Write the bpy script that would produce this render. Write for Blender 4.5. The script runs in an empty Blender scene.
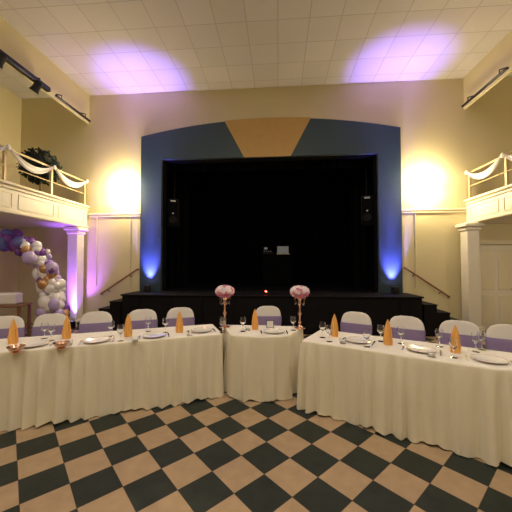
import bpy, math, random
from mathutils import Vector, Matrix
random.seed(7)
F=290.0; PSI=math.radians(4.4); CH=1.6
cs,sn=math.cos(PSI),math.sin(PSI)
def W(px,d,z=0.0):
    xc=(px-256)/F*d
    return Vector((xc*cs-d*sn, xc*sn+d*cs, z))
def C(x,d,z=0.0): return Vector((x*cs-d*sn, x*sn+d*cs, z))
TZ=0.75
def T(px,y): return W(px,(CH-TZ)*F/(y-264.0),TZ)

# ---------------- materials
def mat(name,col,rough=0.5,metal=0.0,emit=None,es=0.0,noise=0.0,nscale=8.0,bump=0.0,bscale=40.0,sheen=0.0,trans=0.0,alpha=1.0,spec=None):
    m=bpy.data.materials.new(name); m.use_nodes=True
    nt=m.node_tree; b=nt.nodes['Principled BSDF']
    b.inputs['Base Color'].default_value=(*col,1); b.inputs['Roughness'].default_value=rough
    b.inputs['Metallic'].default_value=metal
    if spec is not None: b.inputs['Specular IOR Level'].default_value=spec
    if emit: 
        b.inputs['Emission Color'].default_value=(*emit,1); b.inputs['Emission Strength'].default_value=es
    if sheen: b.inputs['Sheen Weight'].default_value=sheen
    if trans: b.inputs['Transmission Weight'].default_value=trans
    tc=nt.nodes.new('ShaderNodeTexCoord')
    if noise:
        n=nt.nodes.new('ShaderNodeTexNoise'); n.inputs['Scale'].default_value=nscale; n.inputs['Detail'].default_value=4
        nt.links.new(tc.outputs['Object'],n.inputs['Vector'])
        mx=nt.nodes.new('ShaderNodeMix'); mx.data_type='RGBA'
        mx.inputs[6].default_value=(*[c*(1-noise) for c in col],1); mx.inputs[7].default_value=(*[min(1,c*(1+noise)) for c in col],1)
        nt.links.new(n.outputs['Fac'],mx.inputs[0]); nt.links.new(mx.outputs[2],b.inputs['Base Color'])
    if bump:
        n2=nt.nodes.new('ShaderNodeTexNoise'); n2.inputs['Scale'].default_value=bscale
        nt.links.new(tc.outputs['Object'],n2.inputs['Vector'])
        bp=nt.nodes.new('ShaderNodeBump'); bp.inputs['Strength'].default_value=bump; bp.inputs['Distance'].default_value=0.02
        nt.links.new(n2.outputs['Fac'],bp.inputs['Height']); nt.links.new(bp.outputs['Normal'],b.inputs['Normal'])
    return m
M={}
M['wall']=mat('wall_paint',(0.68,0.60,0.37),0.7,noise=0.04,nscale=1.5,bump=0.05)
M['trim']=mat('trim_paint',(0.74,0.67,0.50),0.5,noise=0.03)
M['rail']=mat('rail_paint',(0.58,0.45,0.25),0.45,noise=0.05)
M['white']=mat('white_paint',(0.76,0.71,0.60),0.45,noise=0.04)
M['slate']=mat('slate_paint',(0.026,0.055,0.075),0.5,noise=0.08)
M['gold']=mat('gold_paint',(0.50,0.31,0.09),0.55,noise=0.08)
M['black']=mat('black_matte',(0.006,0.006,0.007),0.9,noise=0.2,spec=0.1)
M['drape']=mat('black_velvet',(0.004,0.004,0.005),0.95,noise=0.3,spec=0.05)
M['stage']=mat('stage_black',(0.006,0.005,0.007),0.6,noise=0.3,spec=0.15)
M['metal']=mat('dark_metal',(0.02,0.02,0.022),0.4,0.6,noise=0.1)
M['cab']=mat('speaker_cabinet',(0.012,0.012,0.014),0.7,noise=0.2,spec=0.2)
M['cloth']=mat('cream_tablecloth',(0.86,0.82,0.76),0.8,noise=0.03,nscale=3,bump=0.25,bscale=6,sheen=0.2)
M['skirt']=mat('cream_skirting',(0.86,0.80,0.65),0.7,noise=0.03,nscale=5,sheen=0.25)
M['cover']=mat('white_chair_cover',(0.76,0.73,0.71),0.7,noise=0.03,sheen=0.2)
M['sash']=mat('lavender_sash',(0.25,0.19,0.38),0.4,noise=0.12,nscale=20)
M['napkin']=mat('gold_napkin',(0.88,0.46,0.12),0.6,noise=0.1,nscale=30)
M['plate']=mat('china',(0.85,0.83,0.8),0.12,noise=0.01)
M['glass']=mat('clear_glass',(0.95,0.97,1),0.03,trans=1.0)
M['steel']=mat('cutlery_steel',(0.7,0.68,0.65),0.2,1.0)
M['rose']=mat('rose_gold',(0.85,0.52,0.38),0.2,0.9)
M['pink']=mat('pink_petals',(0.75,0.28,0.42),0.7,noise=0.3,nscale=30)
M['wpet']=mat('white_petals',(0.90,0.80,0.86),0.7,noise=0.1,nscale=30)
M['leaf']=mat('dark_leaf',(0.010,0.020,0.014),0.6,noise=0.4)
M['pot']=mat('clay_pot',(0.22,0.09,0.05),0.7,noise=0.2)
M['wood']=mat('brown_wood',(0.25,0.12,0.06),0.5,noise=0.3,nscale=12)
M['bp']=mat('purple_balloon',(0.18,0.06,0.34),0.2); M['bl']=mat('lavender_balloon',(0.50,0.40,0.70),0.2)
M['bw']=mat('white_balloon',(0.85,0.82,0.82),0.2); M['bg']=mat('gold_balloon',(0.62,0.36,0.18),0.25,0.6)
M['bb']=mat('blue_balloon',(0.12,0.14,0.42),0.2)
M['red']=mat('red_led',(0.8,0,0),0.4,emit=(1,0.05,0.03),es=25)
M['screen']=mat('laptop_screen',(0.1,0.1,0.1),0.3,emit=(0.55,0.6,0.6),es=0.08)
M['label']=mat('speaker_badge',(0.4,0.4,0.4),0.4,emit=(0.7,0.75,0.8),es=0.08)
M['shade']=mat('sconce_glass',(1,0.95,0.85),0.4,emit=(1,0.92,0.72),es=40)
M['lens']=mat('uplight_lens',(0.5,0.4,1),0.3,emit=(0.45,0.35,1),es=30)
M['panel']=mat('lamp_diffuser',(0.9,0.88,0.8),0.5,emit=(1,0.9,0.75),es=2)
M['candle']=mat('candle_wax',(0.9,0.85,0.75),0.5)

TILE=0.285; FLX=-0.0405; FLY=0.1955
def floor_mat():
    m=bpy.data.materials.new('checker_floor_tiles'); m.use_nodes=True; nt=m.node_tree; b=nt.nodes['Principled BSDF']
    g=nt.nodes.new('ShaderNodeNewGeometry'); mp=nt.nodes.new('ShaderNodeMapping')
    mp.inputs['Rotation'].default_value=(0,0,math.radians(45)); mp.inputs['Location'].default_value=(FLX,FLY,0.5)
    nt.links.new(g.outputs['Position'],mp.inputs['Vector'])
    ck=nt.nodes.new('ShaderNodeTexChecker'); ck.inputs['Scale'].default_value=1/TILE
    ck.inputs['Color1'].default_value=(1,1,1,1); ck.inputs['Color2'].default_value=(0,0,0,1)
    nt.links.new(mp.outputs['Vector'],ck.inputs['Vector'])
    n=nt.nodes.new('ShaderNodeTexNoise'); n.inputs['Scale'].default_value=9; n.inputs['Detail'].default_value=8
    nt.links.new(g.outputs['Position'],n.inputs['Vector'])
    def mix(a,c):
        x=nt.nodes.new('ShaderNodeMix'); x.data_type='RGBA'; x.inputs[6].default_value=(*a,1); x.inputs[7].default_value=(*c,1)
        nt.links.new(n.outputs['Fac'],x.inputs[0]); return x
    L=mix((0.34,0.235,0.140),(0.52,0.37,0.235)); D=mix((0.009,0.014,0.012),(0.034,0.043,0.037))
    f=nt.nodes.new('ShaderNodeMix'); f.data_type='RGBA'
    nt.links.new(ck.outputs['Fac'],f.inputs[0]); nt.links.new(D.outputs[2],f.inputs[6]); nt.links.new(L.outputs[2],f.inputs[7])
    br=nt.nodes.new('ShaderNodeTexBrick'); br.offset=0; br.inputs['Scale'].default_value=1; br.inputs['Brick Width'].default_value=TILE; br.inputs['Row Height'].default_value=TILE
    br.inputs['Mortar Size'].default_value=0.002
    nt.links.new(mp.outputs['Vector'],br.inputs['Vector'])
    f2=nt.nodes.new('ShaderNodeMix'); f2.data_type='RGBA'; f2.inputs[7].default_value=(0.05,0.04,0.035,1)
    nt.links.new(br.outputs['Fac'],f2.inputs[0]); nt.links.new(f.outputs[2],f2.inputs[6])
    nt.links.new(f2.outputs[2],b.inputs['Base Color']); b.inputs['Roughness'].default_value=0.5; b.inputs['Specular IOR Level'].default_value=0.3
    return m
def ceil_mat():
    m=bpy.data.materials.new('ceiling_tiles'); m.use_nodes=True; nt=m.node_tree; b=nt.nodes['Principled BSDF']
    g=nt.nodes.new('ShaderNodeNewGeometry')
    br=nt.nodes.new('ShaderNodeTexBrick'); br.offset=0; br.inputs['Scale'].default_value=1; br.inputs['Brick Width'].default_value=0.6; br.inputs['Row Height'].default_value=0.6
    br.inputs['Mortar Size'].default_value=0.010; br.inputs['Mortar Smooth'].default_value=0.5
    br.inputs['Color1'].default_value=(0.56,0.53,0.51,1); br.inputs['Color2'].default_value=(0.51,0.48,0.46,1); br.inputs['Mortar'].default_value=(0.38,0.35,0.33,1)
    nt.links.new(g.outputs['Position'],br.inputs['Vector'])
    nt.links.new(br.outputs['Color'],b.inputs['Base Color']); b.inputs['Roughness'].default_value=0.8
    bp=nt.nodes.new('ShaderNodeBump'); bp.inputs['Strength'].default_value=0.4; bp.inputs['Distance'].default_value=0.01; bp.invert=True
    nt.links.new(br.outputs['Fac'],bp.inputs['Height']); nt.links.new(bp.outputs['Normal'],b.inputs['Normal'])
    return m
M['floor']=floor_mat(); M['ceil']=ceil_mat()

# ---------------- mesh builder
class MB:
    def __init__(s): s.v=[]; s.f=[]; s.m=[]; s.ms=[]; s.X=Matrix.Identity(4)
    def mi(s,k):
        if k not in s.ms: s.ms.append(k)
        return s.ms.index(k)
    def raw(s,vs,fs,k):
        o=len(s.v); s.v+= [s.X@Vector(v) for v in vs]; i=s.mi(k)
        for f in fs: s.f.append([o+a for a in f]); s.m.append(i)
    def box(s,c,sz,k,rz=0,rx=0,bev=0.0):
        R=Matrix.Rotation(rz,3,'Z')@Matrix.Rotation(rx,3,'X'); c=Vector(c); hx,hy,hz=[a/2 for a in sz]
        b=min(bev,hx*.9,hy*.9,hz*.9)
        if b<=0:
            vs=[c+R@Vector((x*hx,y*hy,z*hz)) for z in(-1,1) for x,y in((-1,-1),(1,-1),(1,1),(-1,1))]
            s.raw(vs,[(3,2,1,0),(4,5,6,7),(0,1,5,4),(1,2,6,5),(2,3,7,6),(3,0,4,7)],k)
        else:
            rings=[(-hz,b),(-hz+b,0),(hz-b,0),(hz,b)]; vs=[]
            for z,i in rings:
                x,y=hx-i,hy-i; q=b*0.6
                for p in((-x+q,-y),(x-q,-y),(x,-y+q),(x,y-q),(x-q,y),(-x+q,y),(-x,y-q),(-x,-y+q)): vs.append(c+R@Vector((p[0],p[1],z)))
            fs=[tuple(range(7,-1,-1)),tuple(range(24,32))]
            for r in range(3):
                for j in range(8): fs.append((r*8+j,r*8+(j+1)%8,(r+1)*8+(j+1)%8,(r+1)*8+j))
            s.raw(vs,fs,k)
    def lathe(s,prof,c,k,n=20,mod=None,cap0=True,cap1=False):
        c=Vector(c); vs=[];fs=[]
        for r,z in prof:
            for j in range(n):
                a=2*math.pi*j/n; rr=r*(mod(a,z) if mod else 1)
                vs.append(c+Vector((rr*math.cos(a),rr*math.sin(a),z)))
        for i in range(len(prof)-1):
            for j in range(n): fs.append((i*n+j,i*n+(j+1)%n,(i+1)*n+(j+1)%n,(i+1)*n+j))
        if prof[0][0]>1e-4 and cap0: fs.append(tuple(range(n-1,-1,-1)))
        if prof[-1][0]>1e-4 and cap1: fs.append(tuple((len(prof)-1)*n+j for j in range(n)))
        s.raw(vs,fs,k)
    def tube(s,pts,r,k,n=8):
        pts=[Vector(p) for p in pts]; vs=[];fs=[]
        for i,p in enumerate(pts):
            t=(pts[min(i+1,len(pts)-1)]-pts[max(i-1,0)]).normalized()
            u=t.cross(Vector((0,0,1)));
            if u.length<1e-3: u=t.cross(Vector((0,1,0)))
            u.normalize(); w=t.cross(u); rr=r[i] if isinstance(r,(list,tuple)) else r
            for j in range(n):
                a=2*math.pi*j/n; vs.append(p+u*math.cos(a)*rr+w*math.sin(a)*rr)
        for i in range(len(pts)-1):
            for j in range(n): fs.append((i*n+j,i*n+(j+1)%n,(i+1)*n+(j+1)%n,(i+1)*n+j))
        fs.append(tuple(range(n-1,-1,-1))); fs.append(tuple((len(pts)-1)*n+j for j in range(n)))
        s.raw(vs,fs,k)
    def sphere(s,c,r,k,n=12,sq=(1,1,1)):
        c=Vector(c); vs=[];fs=[];h=n//2
        for i in range(h+1):
            th=math.pi*i/h
            for j in range(n):
                a=2*math.pi*j/n; vs.append(c+Vector((sq[0]*r*math.sin(th)*math.cos(a),sq[1]*r*math.sin(th)*math.sin(a),sq[2]*r*math.cos(th))))
        for i in range(h):
            for j in range(n): fs.append((i*n+j,(i+1)*n+j,(i+1)*n+(j+1)%n,i*n+(j+1)%n))
        s.raw(vs,fs,k)
    def prism(s,poly,y0,y1,k):
        n=len(poly); vs=[(x,y0,z) for x,z in poly]+[(x,y1,z) for x,z in poly]
        fs=[tuple(range(n)),tuple(range(2*n-1,n-1,-1))]+[(i,i+n,(i+1)%n+n,(i+1)%n) for i in range(n)]
        s.raw(vs,fs,k)
    def build(s,name,loc=(0,0,0),rz=0,smooth=True,ang=35):
        me=bpy.data.meshes.new(name); loc=Vector(loc)
        me.from_pydata([tuple(v) for v in s.v],[],s.f)
        for k in s.ms: me.materials.append(M[k])
        me.polygons.foreach_set('material_index',s.m)
        me.update(); me.validate()
        import bmesh
        bm=bmesh.new(); bm.from_mesh(me); bmesh.ops.recalc_face_normals(bm,faces=bm.faces[:]); bm.to_mesh(me); bm.free()
        if smooth:
            me.polygons.foreach_set('use_smooth',[True]*len(me.polygons)); me.set_sharp_from_angle(angle=math.radians(ang))
        o=bpy.data.objects.new(name,me); bpy.context.scene.collection.objects.link(o)
        o.location=loc; o.rotation_euler=(0,0,rz); return o
def inst(src,name,loc,rz=0,sc=1):
    o=bpy.data.objects.new(name,src.data); bpy.context.scene.collection.objects.link(o)
    o.location=loc; o.rotation_euler=(0,0,rz); o.scale=(sc,sc,sc); return o

# ---------------- room shell
XL,XR,D,H=-5.18,4.62,7.5,6.24
AL,AR=XL-2.0,XR+2.0; YF=-4.0; XC=(XL+XR)/2
OL,OR_,OT=-3.09,2.50,4.38
SZ=0.88
def solid(name,x0,x1,y0,y1,z0,z1,k):
    m=MB(); c=((x0+x1)/2,(y0+y1)/2,(z0+z1)/2); m.box((0,0,0),(x1-x0,y1-y0,z1-z0),k); return m.build(name,c,smooth=False)
solid('floor',AL-.2,AR+.2,YF-.2,D+.2,-0.2,0,'floor')
solid('ceiling',AL-.2,AR+.2,YF-.2,D+.2,H,H+.2,'ceil')
solid('wall_left',AL-.2,AL,YF,D,0,H,'wall'); solid('wall_right',AR,AR+.2,YF,D,0,H,'wall')
solid('wall_front',AL-.2,AR+.2,YF-.2,YF,0,H,'wall')
m=MB(); 
for x0,x1,z0,z1 in((AL-.2,OL,0,H),(OR_,AR+.2,0,H),(OL,OR_,OT,H),(OL,OR_,0,SZ-.1)):
    m.box(((x0+x1)/2,D+.1,(z0+z1)/2),(x1-x0,.2,z1-z0),'wall')
yc_=D+.106; yd_=.21
m.box((OL+.012,yc_,(SZ+OT)/2),(.03,yd_,OT-SZ),'black'); m.box((OR_-.012,yc_,(SZ+OT)/2),(.03,yd_,OT-SZ),'black'); m.box((XC,yc_,OT-.012),(OR_-OL,yd_,.03),'black')
m.build('wall_back',smooth=False)
solid('wall_left_upper',XL-.04,XL,YF,D,5.45,H,'wall'); solid('wall_right_upper',XR,XR+.04,YF,D,5.45,H,'wall')
SB=11.5
solid('wall_stage_left',-4.4,-4.2,D+.2,SB,0,6.2,'drape'); solid('wall_stage_right',3.6,3.8,D+.2,SB,0,6.2,'drape')
solid('wall_stage_back',-4.4,3.8,SB,SB+.2,0,6.2,'drape'); solid('ceiling_stage',-4.4,3.8,D+.2,SB+.2,6.2,6.3,'drape')
m=MB(); m.box((0,0,0),(8.0-.4,SB-D-.2,.1),'stage'); m.build('floor_stage',(-.3,(SB+D+.2)/2,SZ-.05),smooth=False)
m=MB(); m.box((XC,(6.7+D)/2,SZ/2-.02),(6.9,D-6.7-.01,SZ-.04),'stage'); m.box((XC,(6.66+D)/2,SZ-.02),(6.96,D-6.66-.01,.04),'stage',bev=.01)
for i in range(9): m.box((XC-3.45+.43+i*.7525,6.69,.42),(.03,.02,.8),'stage')
m.build('stage_apron',smooth=False)
# proscenium surround
m=MB(); pl,pr=-3.66,3.06; y0,y1=D-.07,D-.005
def arcz(x): 
    u=(x-XC)/((pr-pl)/2); return 5.02+0.36*(1-abs(u)**2.0)
m.box(((pl+OL)/2,(y0+y1)/2,(SZ+OT)/2),(OL-pl,y1-y0,OT-SZ),'slate'); m.box(((pr+OR_)/2,(y0+y1)/2,(SZ+OT)/2),(pr-OR_,y1-y0,OT-SZ),'slate')
n=24; xs=[pl+(pr-pl)*i/n for i in range(n+1)]
m.prism([(pl,OT),(pr,OT)]+[(x,arcz(x)) for x in reversed(xs)],y0,y1,'slate')
ks=[XC+1.12-2.24*i/8 for i in range(9)]
m.prism([(XC-.6,OT-.01),(XC+.6,OT-.01)]+[(x,arcz(x)+.01) for x in ks],y0-.02,y0,'gold')
m.build('proscenium_surround',smooth=False)
for nm,x0,x1 in(('trim_1',XL,pl),('trim_2',pr,XR)):
    m=MB(); m.box(((x0+x1)/2,D-.02,2.95),(x1-x0,.04,.05),'trim',bev=.01); m.box(((x0+x1)/2,D-.015,2.89),(x1-x0,.03,.03),'trim'); m.build(nm,smooth=False)
solid('baseboard_left',AL,AL+.02,YF,D,0,.12,'trim'); solid('baseboard_right',AR-.02,AR,YF,D,0,.12,'trim')
for x in(-3.95,-4.9,3.4): 
    m=MB(); m.tube([(x,D-.02,1.0),(x,D-.02,2.88)],.012,'trim',6); m.build('wall_conduit')

def stairs(x_top,sgn):
    m=MB()
    for i in range(4):
        h=SZ-(i+1)*.176; xa=x_top+sgn*i*.27
        m.box((xa+sgn*.135,7.1,h/2-.01),(.27,.76,h-.02),'stage'); m.box((xa+sgn*.14,7.1,h-.012),(.30,.78,.024),'stage',bev=.006)
    m.build('stage_steps',smooth=False)
stairs(XC-3.5,-1); stairs(XC+3.5,1)
def rail(xa,za,xb,zb):
    m=MB(); y=D-.09
    m.tube([(xa,y+.07,za),(xa,y,za),(xb,y,zb),(xb,y+.07,zb)],.022,'wood',8)
    for t in(.2,.8):
        x=xa+(xb-xa)*t; z=za+(zb-za)*t; m.tube([(x,y,z-.02),(x,D-.005,z-.07)],.01,'metal',6)
    m.build('handrail')
rail(-4.72,.80,-3.72,1.46); rail(4.15,.80,3.12,1.50)

# balconies
def balcony(xf,xw,sgn):
    m=MB(); ya,yb=YF+.01,D-.01; L=yb-ya; yc=(ya+yb)/2
    m.box(((xf+xw)/2,yc,2.70),(abs(xw-xf)-.02,L,.24),'white')
    m.box((xf+sgn*.06,yc,2.86),(.12,L,.56),'white')
    m.box((xf+sgn*.04,yc,3.15),(.2,L,.06),'trim',bev=.015); m.box((xf+sgn*.03,yc,2.60),(.16,L,.06),'trim',bev=.015)
    m.box((xf-sgn*.01,yc,3.07),(.05,L,.03),'trim')
    yy=yb-.1
    while yy>ya+1:
        for z in(2.70,2.98): m.box((xf-sgn*.004,yy-.5,z),(.012,.9,.02),'trim')
        for q in(0.05,.95): m.box((xf-sgn*.004,yy-q,2.84),(.012,.02,.28),'trim')
        yy-=1.05
    m.tube([(xf+sgn*.06,ya,3.84),(xf+sgn*.06,yb,3.84)],.025,'rail',8)
    m.tube([(xf+sgn*.06,ya,3.5),(xf+sgn*.06,yb,3.5)],.012,'rail',6)
    y=yb-.06
    while y>ya: m.box((xf+sgn*.06,y,3.51),(.05,.05,.68),'rail'); y-=1.15
    m.build('balcony',smooth=False)
    y=yb-.06
    while y>3:
        s=MB(); n=20; k=7; vs=[];fs=[]
        for i in range(n+1):
            u=i/n; dip=.26*(1-(2*u-1)**2)
            wd=.04+.05*(1-(2*u-1)**2)
            for j in range(k+1):
                v=j/k
                vs.append((xf-sgn*(.0+.02*math.sin(v*9+u*2)+.015),y-1.15*u,3.88-dip*(.8+.2*v)-wd*v))
        for i in range(n):
            for j in range(k): a=i*(k+1)+j; fs.append((a,a+1,a+k+2,a+k+1))
        s.raw(vs,fs,'cover'); s.sphere((xf-sgn*.02,y,3.84),.045,'cover',10,(.6,1,1.2)); s.build('swag_drape',ang=80); y-=1.15
balcony(XL,AL,-1); balcony(XR,AR,1)
def column(x,y):
    m=MB(); m.box((0,0,.08),(.36,.36,.16),'white',bev=.015); m.box((0,0,1.3),(.27,.27,2.3),'white',bev=.02)
    m.box((0,0,2.42),(.33,.33,.08),'white',bev=.02); m.box((0,0,2.51),(.42,.42,.09),'white',bev=.02)
    m.build('column',(x,y,0),smooth=False)
for y in(7.22,3.2,-.8): column(XL-.12,y); column(XR-.10 if y>7 else XR+.12,y)
for i,x in enumerate((5.25,6.07)):
    m=MB(); m.box((0,0,1.03),(.80,.05,2.06),'white',bev=.008)
    for z,h in((.5,.7),(1.45,.95)):
        for dx in(-.19,.19):
            m.box((dx,-.03,z),(.30,.02,h),'trim',bev=.008); 
    m.sphere((.33 if i==0 else -.33,-.06,1.0),.03,'steel'); m.build('door_%d'%(i+1),(x,D-.035,0.0),smooth=False)
m=MB(); m.box((4.81,D-.03,1.08),(.07,.06,2.16),'trim'); m.box((6.52,D-.03,1.08),(.07,.06,2.16),'trim'); m.box((5.66,D-.03,2.13),(1.78,.06,.1),'trim'); m.build('trim_4',smooth=False)

def track(x,ya,yb,z,sgn,n,w=.05):
    m=MB(); m.box((x,(ya+yb)/2,z),(w,yb-ya,w),'metal',bev=.01)
    for i in range(2):
        y=ya+(yb-ya)*(.15+.7*i); m.tube([(x,y,z),(x,y,z+.1),(x+sgn*.14,y,z+.14)],.014,'metal',6)
    for i in range(n):
        y=ya+(yb-ya)*(i+.6)/n
        m.X=Matrix.Translation((x,y,z-.13))@Matrix.Rotation(math.radians(35)*-sgn,4,'Y'); m.lathe([(.055,.13),(.07,.11),(.07,-.03),(.09,-.11),(.085,-.11),(.055,-.02)],(0,0,0),'metal',14,cap1=True); m.X=Matrix.Identity(4)
        m.tube([(x,y,z),(x,y,z-.1)],.012,'metal',6)
    m.build('track_light_bar')
track(XL+.16,4.3,5.9,5.42,-1,2,.10); track(XL+.16,6.1,7.3,5.42,-1,0)
track(XR-.16,5.9,7.3,5.42,1,0); track(XR-.16,4.3,5.75,5.42,1,2)

def addlight(kind,name,loc,e,col,rot=(0,0,0),**kw):
    l=bpy.data.lights.new(name,kind); l.energy=e; l.color=col
    for k,v in kw.items(): setattr(l,k,v)
    o=bpy.data.objects.new(name,l); o.location=loc; o.rotation_euler=rot; bpy.context.scene.collection.objects.link(o)
def sconce(x,z):
    m=MB()
    m.box((0,-.015,0),(.12,.03,.26),'rose',bev=.01)
    for sx in(-.15,.15):
        m.tube([(0,-.03,-.05),(sx*.5,-.1,-.12),(sx,-.15,-.08),(sx,-.15,-.02)],.01,'rose',6)
        m.lathe([(.04,-.03),(.07,0),(.095,.08),(.10,.17),(.093,.17),(.085,.08),(.04,.01)],(sx,-.15,0),'shade',16)
    m.build('wall_sconce',(x,D-.001,z))
    for sx in(-.15,.15):
        addlight('POINT','sconce_bulb',(x+sx,D-.24,z+.18),44,(1,.80,.42),shadow_soft_size=.05)
        addlight('POINT','sconce_bulb',(x+sx*.2,D-.26,z-.08+sx*.2),30,(1,.80,.42),shadow_soft_size=.05)
sconce(-4.12,3.45); sconce(3.63,3.45)

def uplight(x,y,z,e,size,tilt,col,wide=0,ws=100,wc=(.20,.16,1)):
    m=MB(); m.lathe([(.07,0),(.07,.02),(.06,.03),(.075,.05),(.075,.17),(.065,.17),(.062,.15)],(0,0,0),'metal',18)
    m.lathe([(.06,.15),(.001,.152)],(0,0,0),'lens',18,cap0=False)
    m.box((-.085,0,.07),(.012,.03,.14),'metal'); m.box((.085,0,.07),(.012,.03,.14),'metal')
    m.build('stage_uplight',(x,y,z+.001))
    r=(math.radians(180+tilt),0,0)
    addlight('SPOT','uplight_beam',(x,y,z+.19),e,col,r,spot_size=math.radians(size),spot_blend=1,shadow_soft_size=.04)
    # extra wide beam added at the fixture, leaning back to wash the wall
    if wide: addlight('SPOT','uplight_beam',(x,y,z+.19),wide,wc,(math.radians(158),0,0),spot_size=math.radians(ws),spot_blend=1,shadow_soft_size=.04)
uplight(-3.37,7.24,SZ,3400,30,3.5,(.28,.17,1),850,56,(.20,.16,1)); uplight(2.80,7.24,SZ,3400,30,3.5,(.28,.17,1),850,56,(.20,.16,1))
uplight(-5.14,6.90,0,450,45,-4,(.36,.12,1),320,60,(.36,.12,1))

for x,y in((-3,.5),(2.4,.5),(-.3,-2.2),(-.3,2.9)):
    m=MB(); m.box((0,0,.03),(1.25,.65,.06),'metal',bev=.01); m.box((0,0,-.006),(1.15,.55,.012),'panel'); m.build('ceiling_lamp',(x,y,H-.062),smooth=False)
    addlight('AREA','lamp_glow',(x,y,H-.09),66,(1,.87,.70),shape='RECTANGLE',size=1.1,size_y=.5)
# added fill lamps below the balconies, to brighten the door and aisles
for x,y,e,c in((5.6,5.2,24,(1,.86,.66)),(-6.2,4.6,8,(1,.82,.8))):
    m=MB(); m.lathe([(.001,-.07),(.08,-.06),(.12,-.02),(.13,0)],(0,0,0),'panel',20); m.lathe([(.13,-.02),(.145,-.01),(.145,0)],(0,0,0),'metal',20,cap0=False); m.build('aisle_fill_lamp',(x,y,2.575))
    addlight('POINT','aisle_fill_light',(x,y,2.42),e,c,shadow_soft_size=.1)

def speaker(x,y,z,rz):
    m=MB(); m.box((0,0,0),(.30,.30,.80),'cab',bev=.02); m.box((0,-.155,-.02),(.27,.012,.74),'black')
    m.box((0,-.165,.33),(.14,.006,.04),'label'); m.box((0,-.165,-.02),(.04,.006,.04),'label')
    m.X=Matrix.Translation((0,-.162,-.2))@Matrix.Rotation(math.radians(90),4,'X'); m.lathe([(.11,0),(.10,.012),(.04,-.004),(.001,.004)],(0,0,0),'cab',20)
    m.X=Matrix.Identity(4); m.box((0,.2,.1),(.06,.12,.2),'cab'); m.tube([(0,.22,.1),(0,.22,1.35)],.02,'cab',8)
    m.build('hanging_speaker',(x,y,z),rz)
speaker(-3.0,8.1,3.05,.25); speaker(2.42,8.1,3.05,-.25)
m=MB(); m.box((0,0,1.02),(1.0,.5,.04),'black',bev=.01)
for x in(-.45,.45):
    m.tube([(x,-.2,.01),(x,.2,1.0)],.015,'black',6); m.tube([(x,.2,.01),(x,-.2,1.0)],.015,'black',6)
m.box((0,-.24,.5),(.96,.01,.96),'drape'); m.box((-.3,0,1.085),(.34,.34,.09),'cab',bev=.01)
for i in range(4): m.lathe([(.015,0),(.012,.025)],(-.42+i*.07,-.08,1.13),'label',8,cap1=True)
m.box((.2,0,1.05),(.42,.28,.02),'steel'); m.box((.2,.15,1.20),(.42,.015,.28),'cab',rx=-.15); m.box((.2,.141,1.20),(.38,.006,.24),'screen',rx=-.15)
m.tube([(-.45,.15,1.04),(-.45,.15,1.3)],.01,'cab',6); m.box((-.38,.13,1.25),(.1,.03,.07),'label')
m.build('dj_booth',W(277,9.7,SZ))
m=MB(); m.box((0,0,.03),(.14,.1,.06),'metal',bev=.01); m.sphere((0,-.04,.07),.022,'red',10); m.build('stage_led_light',W(266,6.95,SZ))
def curtain(name,x0,x1,y,z0,z1,k='drape',a=.05,lam=.22):
    m=MB(); n=max(8,int(abs(x1-x0)/.03)); vs=[];fs=[]
    for i in range(n+1):
        x=x0+(x1-x0)*i/n
        for z in(z0,z1): vs.append((x,y+a*math.sin(2*math.pi*x/lam),z))
    for i in range(n): fs.append((2*i,2*i+2,2*i+3,2*i+1))
    m.raw(vs,fs,k); return m.build(name,ang=80)
curtain('stage_curtain',-4.1,-2.75,8.8,SZ+.02,5.6); curtain('stage_curtain',2.15,3.5,8.8,SZ+.02,5.6)
curtain('stage_backdrop_curtain',-4.1,3.5,11.2,SZ+.02,5.8)
curtain('stage_valance',-4.1,3.5,7.95,4.2,5.8,a=.04)

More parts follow.
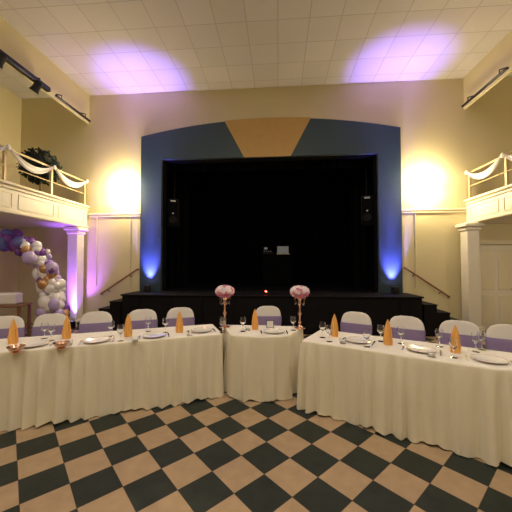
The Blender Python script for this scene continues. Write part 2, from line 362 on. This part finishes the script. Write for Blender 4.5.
# ---------------- tables
def roundpoly(P,r,step=.015):
    out=[]; n=len(P)
    for i in range(n):
        a,b,c=P[i-1],P[i],P[(i+1)%n]; u=(a-b).normalized(); v=(c-b).normalized()
        p=b+u*r; q=b+v*r
        for j in range(7):
            t=j/6; out.append((1-t)**2*p+2*t*(1-t)*b+t*t*q)
    res=[];n=len(out)
    for i in range(n):
        a,b=out[i],out[(i+1)%n]; L=(b-a).length; k=max(1,int(L/step))
        for j in range(k): res.append(a+(b-a)*j/k)
    return res
def table(name,pts,r,lam,amp,flare,seed):
    P=[Vector((p.x,p.y)) for p in pts]; cen=sum(P,Vector((0,0)))/len(P); P=[p-cen for p in P]
    area=sum(P[i-1].x*P[i].y-P[i].x*P[i-1].y for i in range(len(P)))
    if area<0: P.reverse()
    R=roundpoly(P,r); n=len(R); rnd=random.Random(seed); ph=[rnd.uniform(0,6.28) for _ in range(6)]
    s=[0]
    for i in range(1,n): s.append(s[-1]+(R[i]-R[i-1]).length)
    per=s[-1]+(R[0]-R[-1]).length; K=max(3,round(per/lam)); nrm=[]
    for i in range(n):
        t=(R[(i+3)%n]-R[i-3]).normalized(); nrm.append(Vector((t.y,-t.x)))
    zs=[TZ,TZ-.004,TZ-.015,TZ-.06,TZ-.14,TZ-.24,TZ-.36,TZ-.48,TZ-.6,TZ-.7,.008]
    vs=[];fs=[]
    for iz,z in enumerate(zs):
        t=(TZ-z)/TZ
        for i in range(n):
            th=2*math.pi*s[i]/per
            wob=.9*math.sin(th*5+ph[0])+.7*math.sin(th*9+ph[1])+.5*math.sin(th*17+ph[4])
            f=math.sin(K*th+wob*1.3); f=math.copysign(abs(f)**.8,f); f2=math.sin(2*K*th+2.1*wob+ph[2]+t*1.5)
            A=amp*(min(1,t*3.0)*.45+.55*t)*(.7+.35*math.sin(th*7+ph[3]))
            off=(-.012 if iz==0 else -.003 if iz==1 else 0)+flare*t+A*f*1.0+A*.3*f2+ (A if iz>2 else 0)
            if iz<3: off=min(off,0.004)
            p=R[i]+nrm[i]*off
            zz=z+(.018*max(0,math.sin(th*11+ph[5])) if iz==len(zs)-1 else 0)
            vs.append((p.x,p.y,zz))
    for k in range(len(zs)-1):
        for i in range(n): fs.append((k*n+i,k*n+(i+1)%n,(k+1)*n+(i+1)%n,(k+1)*n+i))
    m=MB(); m.raw(vs,fs,'skirt'); m.raw([vs[i] for i in range(n)],[tuple(range(n))],'cloth')
    for p in P: q=p*.82; m.tube([(q.x,q.y,.005),(q.x,q.y,TZ-.02)],.015,'metal',6)
    return m.build(name,(cen.x,cen.y,0),ang=60)
lF=Vector((-.40,3.55)); lD=Vector((-.941,-.338)); lP=Vector((-.338,.941)); lw=.64
LT=[lF,lF+lD*3.4,lF+lD*3.4+lP*lw,lF+lP*lw]
rF=Vector((.50,3.25)); rD=Vector((.851,-.525)); rP=Vector((.525,.851)); rw=.66
RT=[rF,rF+rD*1.71,rF+rD*1.95+rP*.12,rF+rD*2.25+rP*.35,rF+rD*2.3+rP*rw,rF+rP*rw]
CT=[Vector((-.30,3.48)),Vector((.05,3.40)),Vector((.37,3.44)),Vector((.66,3.98)),Vector((-.47,4.10))]
c2=lambda L:[C(p.x,p.y) for p in L]
table('banquet_table',c2(LT),.04,.13,.033,.01,1); table('banquet_table',c2(RT),.05,.135,.036,.01,2)
table('head_table',c2(CT),.08,.18,.028,.0,3)

# ---------------- chairs
def make_chair():
    m=MB()
    def sec(w,d,cy,z,n=28,e=3.2):
        o=[]
        for j in range(n):
            a=2*math.pi*j/n; c_,s_=math.cos(a),math.sin(a)
            o.append((w/2*math.copysign(abs(c_)**(2/e),c_),cy+d/2*math.copysign(abs(s_)**(2/e),s_),z))
        return o
    def loft(S,k):
        n=len(S[0]); vs=[p for r in S for p in r]; fs=[]
        for i in range(len(S)-1):
            for j in range(n): fs.append((i*n+j,i*n+(j+1)%n,(i+1)*n+(j+1)%n,(i+1)*n+j))
        fs.append(tuple(range(n-1,-1,-1))); fs.append(tuple((len(S)-1)*n+j for j in range(n))); m.raw(vs,fs,k)
    loft([sec(.46,.46,-.19,.005,e=5),sec(.44,.44,-.19,.1,e=4.5),sec(.42,.42,-.19,.3,e=4),sec(.43,.43,-.19,.41,e=4),sec(.43,.43,-.19,.45,e=4),sec(.40,.40,-.19,.475,e=3.5),sec(.25,.28,-.19,.485)],'cover')
    loft([sec(.41,.08,.0,.42),sec(.41,.07,.01,.6),sec(.42,.06,.02,.74),sec(.41,.055,.03,.80),sec(.385,.05,.033,.845),sec(.34,.045,.035,.88),sec(.27,.04,.036,.905),sec(.15,.03,.036,.92)],'cover')
    loft([sec(.425,.085,.01,.63),sec(.435,.09,.012,.65),sec(.432,.088,.014,.69),sec(.437,.09,.016,.74),sec(.425,.08,.018,.765)],'sash')
    for sx in(-1,1):
        m.sphere((sx*.09,.075,.70),.075,'sash',12,(1.2,.35,.75)); m.tube([(sx*.02,.07,.68),(sx*.05,.09,.55),(sx*.08,.085,.40)],[.012,.03,.04],'sash',8)
    m.sphere((0,.085,.70),.03,'sash',10)
    return m
cm=make_chair(); first=None
def put_chair(loc,rz):
    global first
    if first is None: first=cm.build('banquet_chair',loc,rz,ang=50); return
    inst(first,'banquet_chair',loc,rz)
def line_chair(px,F0,Dv,Pv,w,off=.54):
    B=F0+Pv*(w+off); k=(px-256)/F
    t=(k*B.y-B.x)/(Dv.x-k*Dv.y); q=B+Dv*t
    ang=math.atan2(Pv.y,Pv.x)-math.pi/2+PSI
    put_chair(C(q.x,q.y),ang)
for px in(6,52,97,143,181): line_chair(px,lF,lD,lP,lw)
for px in(355,405,458,508): line_chair(px,rF,rD,rP,rw)
put_chair(W(268,4.68),PSI)
line_chair(-60,lF,lD,lP,lw)

# ---------------- table ware
m=MB(); m.lathe([(.034,0),(.038,.03),(.036,.07),(.034,.11),(.029,.16),(.022,.20),(.012,.235),(.002,.265)],(0,0,0),'napkin',36,mod=lambda a,z:1+.22*math.sin(6*a+z*6))
m.raw([(-.040,-.01,.0),(.040,-.01,.0),(.045,-.02,.07),(.012,-.012,.245),(-.012,-.012,.21),(-.045,-.02,.06)],[(0,1,2,3,4,5)],'napkin')
NP=m.build('folded_napkin',(0,0,-5))
m=MB(); m.lathe([(.05,0),(.075,.002),(.09,.008),(.13,.018),(.132,.021),(.09,.012),(.07,.008),(.001,.008)],(0,0,0),'plate',32); m.lathe([(.1285,.0200),(.1325,.0212),(.130,.0222),(.1285,.0200)],(0,0,0),'rose',32,cap0=False); PL=m.build('dinner_plate',(0,0,-5))
m=MB(); m.lathe([(.034,0),(.034,.003),(.006,.008),(.004,.07),(.018,.085),(.036,.11),(.038,.14),(.031,.18),(.029,.18),(.036,.14),(.034,.112),(.016,.09),(.001,.083)],(0,0,0),'glass',20); GL=m.build('wine_glass',(0,0,-5))
m=MB(); m.box((0,-.03,.003),(.012,.11,.004),'steel'); m.box((0,.04,.003),(.02,.05,.004),'steel')
for i in(-1,0,1): m.box((i*.007,.08,.003),(.003,.05,.003),'steel')
FK=m.build('fork',(0,0,-5))
m=MB(); m.box((0,-.05,.004),(.014,.09,.006),'steel',bev=.002); m.raw([(-.007,-.005,.003),(.008,-.005,.003),(.009,.08,.003),(0,.115,.003),(-.007,.1,.003),(-.007,-.005,.005),(.008,-.005,.005),(.009,.08,.005),(0,.115,.005),(-.007,.1,.005)],[(4,3,2,1,0),(5,6,7,8,9)]+[(i,(i+1)%5,(i+1)%5+5,i+5) for i in range(5)],'steel'); KN=m.build('table_knife',(0,0,-5))
m=MB(); m.lathe([(.028,0),(.032,.004),(.036,.05),(.034,.05),(.03,.008),(.001,.008)],(0,0,0),'glass',18); m.lathe([(.024,.009),(.024,.03),(.001,.031)],(0,0,0),'candle',14); TL=m.build('tealight_holder',(0,0,-5))
m=MB(); m.lathe([(.03,0),(.04,.004),(.02,.012),(.055,.03),(.075,.06),(.072,.06),(.05,.032),(.001,.018)],(0,0,0),'rose',24); BW=m.build('gold_bowl',(0,0,-5))
la=PSI+math.atan2(.338,.941); ra=PSI-math.atan2(.525,.851)
E=.001
def tab_ang(px): return la if px<222 else (ra if px>308 else PSI)
taken=[]
def free(q,r): return all((Vector((q.x,q.y))-c).length>r+rr for c,rr in taken)
def spot(px,y,r):
    for k in range(60):
        a=k*2.4; rad=.012*k
        q=T(px,y)+Vector((math.cos(a)*rad,math.sin(a)*rad*.5,E))
        if free(q,r): break
    taken.append((Vector((q.x,q.y)),r)); return q
for x,d in((-.42,3.92),(.58,3.86)): c=C(x,d); taken.append((Vector((c.x,c.y)),.1))
for px,y in((36,345),(98,341),(155,336),(202,331),(274,332),(357,341),(420,350),(487,360)):
    q=T(px,y)+Vector((0,0,E)); a=tab_ang(px); inst(PL,'dinner_plate',q,a); u=Vector((math.cos(a),math.sin(a),0))
    inst(FK,'fork',q-u*.16,a); inst(KN,'table_knife',q+u*.16,a); taken.append((Vector((q.x,q.y)),.135))
    for sg in(-.16,.16):
        for w in(-.08,0,.08): c=q+u*sg+Vector((-u.y,u.x,0))*w; taken.append((Vector((c.x,c.y)),.04))
for px,y in((15,343),(68,338),(129,336),(180,332),(255,329),(334,336),(387,344),(455,352)): inst(NP,'folded_napkin',spot(px,y,.05),random.uniform(-.3,.3)+tab_ang(px))
for px,y in((46,338),(52,341),(112,336),(118,340),(149,331),(166,332),(212,330),(219,332),(243,331),(286,330),(322,337),(329,341),(372,341),(378,344),(400,343),(438,346),(445,356),(474,351),(480,349)): inst(GL,'wine_glass',spot(px,y,.042))
for px,y in((78,345),(136,341),(190,335),(345,342),(430,356),(246,330)): inst(TL,'tealight_holder',spot(px,y,.04))
for px,y in((18,350),(62,346)): inst(BW,'gold_bowl',spot(px,y,.078))
m=MB(); m.box((0,0,.05),(.10,.012,.10),'metal',rx=-.15,bev=.003); m.box((0,-.009,.05),(.085,.003,.085),'cover',rx=-.15); m.box((0,.03,.03),(.02,.05,.005),'metal',rx=-.9); m.build('table_sign',T(270,327.5)+Vector((0,0,.002)),PSI)
for s in(NP,PL,GL,FK,KN,TL,BW): bpy.data.objects.remove(s)

def centre():
    m=MB()
    m.lathe([(.07,0),(.072,.008),(.05,.018),(.02,.03),(.012,.06),(.022,.08),(.012,.10),(.010,.16),(.025,.19),(.012,.22),(.010,.30),(.024,.33),(.012,.35),(.03,.39),(.055,.42),(.05,.42),(.001,.40)],(0,0,0),'rose',20)
    for i in range(6):
        a=i*math.pi/3; m.tube([(.055*math.cos(a),.055*math.sin(a),.42),(.075*math.cos(a),.075*math.sin(a),.38),(.06*math.cos(a),.06*math.sin(a),.33)],.003,'rose',5); m.sphere((.06*math.cos(a),.06*math.sin(a),.32),.01,'glass',8,(1,1,1.6))
    R=.09; cz=.48; N=75
    m.sphere((0,0,cz),R*.9,'wpet',12,(1.2,1.2,.7))
    for i in range(N):
        z=1-2*(i+.5)/N
        a=i*2.39996; r=math.sqrt(1-z*z); p=Vector((r*math.cos(a)*1.25,r*math.sin(a)*1.25,z*.72))*R
        k='pink' if (z<-.05 and random.random()<.85) or random.random()<.12 else 'wpet'
        c=p+Vector((0,0,cz)); rot=p.to_track_quat('Z','Y').to_matrix().to_4x4()
        m.X=Matrix.Translation(c)@rot
        m.lathe([(.004,-.01),(.018,-.002),(.026,.012),(.020,.016),(.016,.006),(.010,.018),(.001,.014)],(0,0,0),k,10,mod=lambda a,z:1+.12*math.sin(5*a))
        m.X=Matrix.Identity(4)
    return m
cp=centre().build('floral_centrepiece',C(-.42,3.92,TZ+E),ang=60); inst(cp,'floral_centrepiece',C(.58,3.86,TZ+E),1.3)

def garland():
    m=MB(); rnd=random.Random(4)
    path=[(-1.0,0,2.05),(-.8,0,2.12),(-.55,0,2.12),(-.25,0,1.95),(0,0,1.7),(.12,0,1.35),(.2,0,1.0),(.25,0,.6),(.28,0,.25)]
    def at(t):
        q=t*(len(path)-1); i=min(int(q),len(path)-2); f=q-i; return Vector(path[i]).lerp(Vector(path[i+1]),f)
    for i in range(170):
        t=rnd.random(); p=at(t); r=rnd.choice((.06,.08,.10,.12,.14)); w=.10+.10*(t)
        c=p+Vector((rnd.uniform(-w,w),rnd.uniform(-.15,.12),rnd.uniform(-w,w))); c.z=max(c.z,r*1.15+.01)
        if t<.35: k=rnd.choice(('bp','bp','bb','bl'))
        else: k=rnd.choice(('bg','bw','bl','bw','bw','bw','bp','bl'))
        m.sphere(c,r,k,14,(1,1,1.12)); m.lathe([(.012,-.02),(.004,0)],c-Vector((0,0,r*1.12)),k,6)
    m.tube([(.3,.2,.02),(.25,.2,1.2),(0,.2,1.75),(-.4,.2,2.05),(-1.0,.2,2.1),(-1.08,.2,1.2),(-1.08,.2,.02)],.02,'metal',8)
    m.box((.3,.2,.012),(.3,.4,.024),'metal'); m.box((-1.05,.2,.012),(.3,.4,.024),'metal')
    return m.build('balloon_garland',W(42,6.6,0),PSI+.25)
garland()
m=MB(); m.box((0,0,.72),(.9,.5,.04),'wood',bev=.01)
for x in(-.4,.4):
    for y in(-.2,.2): m.box((x,y,.35),(.05,.05,.70),'wood')
m.box((0,0,.25),(.82,.44,.03),'wood'); m.box((.1,0,.86),(.4,.3,.24),'cover',bev=.03); m.build('side_table',W(4,6.2,0),.3,smooth=False)
m=MB(); m.lathe([(.14,0),(.2,.28),(.22,.30),(.22,.34),(.19,.34),(.17,.29),(.001,.29)],(0,0,0),'pot',20)
m.tube([(0,0,.28),(.02,0,.6),(0,.02,1.0)],.025,'wood',8); rnd=random.Random(3)
for i in range(2400):
    v=Vector((rnd.gauss(0,1),rnd.gauss(0,1),rnd.gauss(0,1))).normalized()*(.42*rnd.random()**.35); c=Vector((0,0,1.15))+v
    a=Vector((rnd.gauss(0,1),rnd.gauss(0,1),rnd.gauss(0,1))).normalized(); b=a.orthogonal().normalized()
    L=.07;w=.028; m.raw([c,c+a*L*.5+b*w,c+a*L,c+a*L*.5-b*w],[(0,1,2,3)],'leaf')
for i in range(14):
    v=Vector((rnd.gauss(0,1),rnd.gauss(0,1),rnd.gauss(0,.8))).normalized()*.33; m.tube([(0,.02,.95),Vector((0,0,1.15))+v*.5,Vector((0,0,1.17))+v],.007,'wood',5)
m.build('potted_tree',(-5.80,6.6,2.822),ang=60)

w=bpy.data.worlds.new('dim_world'); bpy.context.scene.world=w; w.use_nodes=True
w.node_tree.nodes['Background'].inputs[0].default_value=(.02,.02,.03,1)
bpy.context.scene.view_settings.view_transform='Standard'
cd=bpy.data.cameras.new('camera'); cd.sensor_width=36; cd.lens=36*F/512; cd.clip_end=100
co=bpy.data.objects.new('camera',cd); co.location=(0,0,CH); co.rotation_euler=(math.radians(90+1.58),0,PSI)
bpy.context.scene.collection.objects.link(co); bpy.context.scene.camera=co
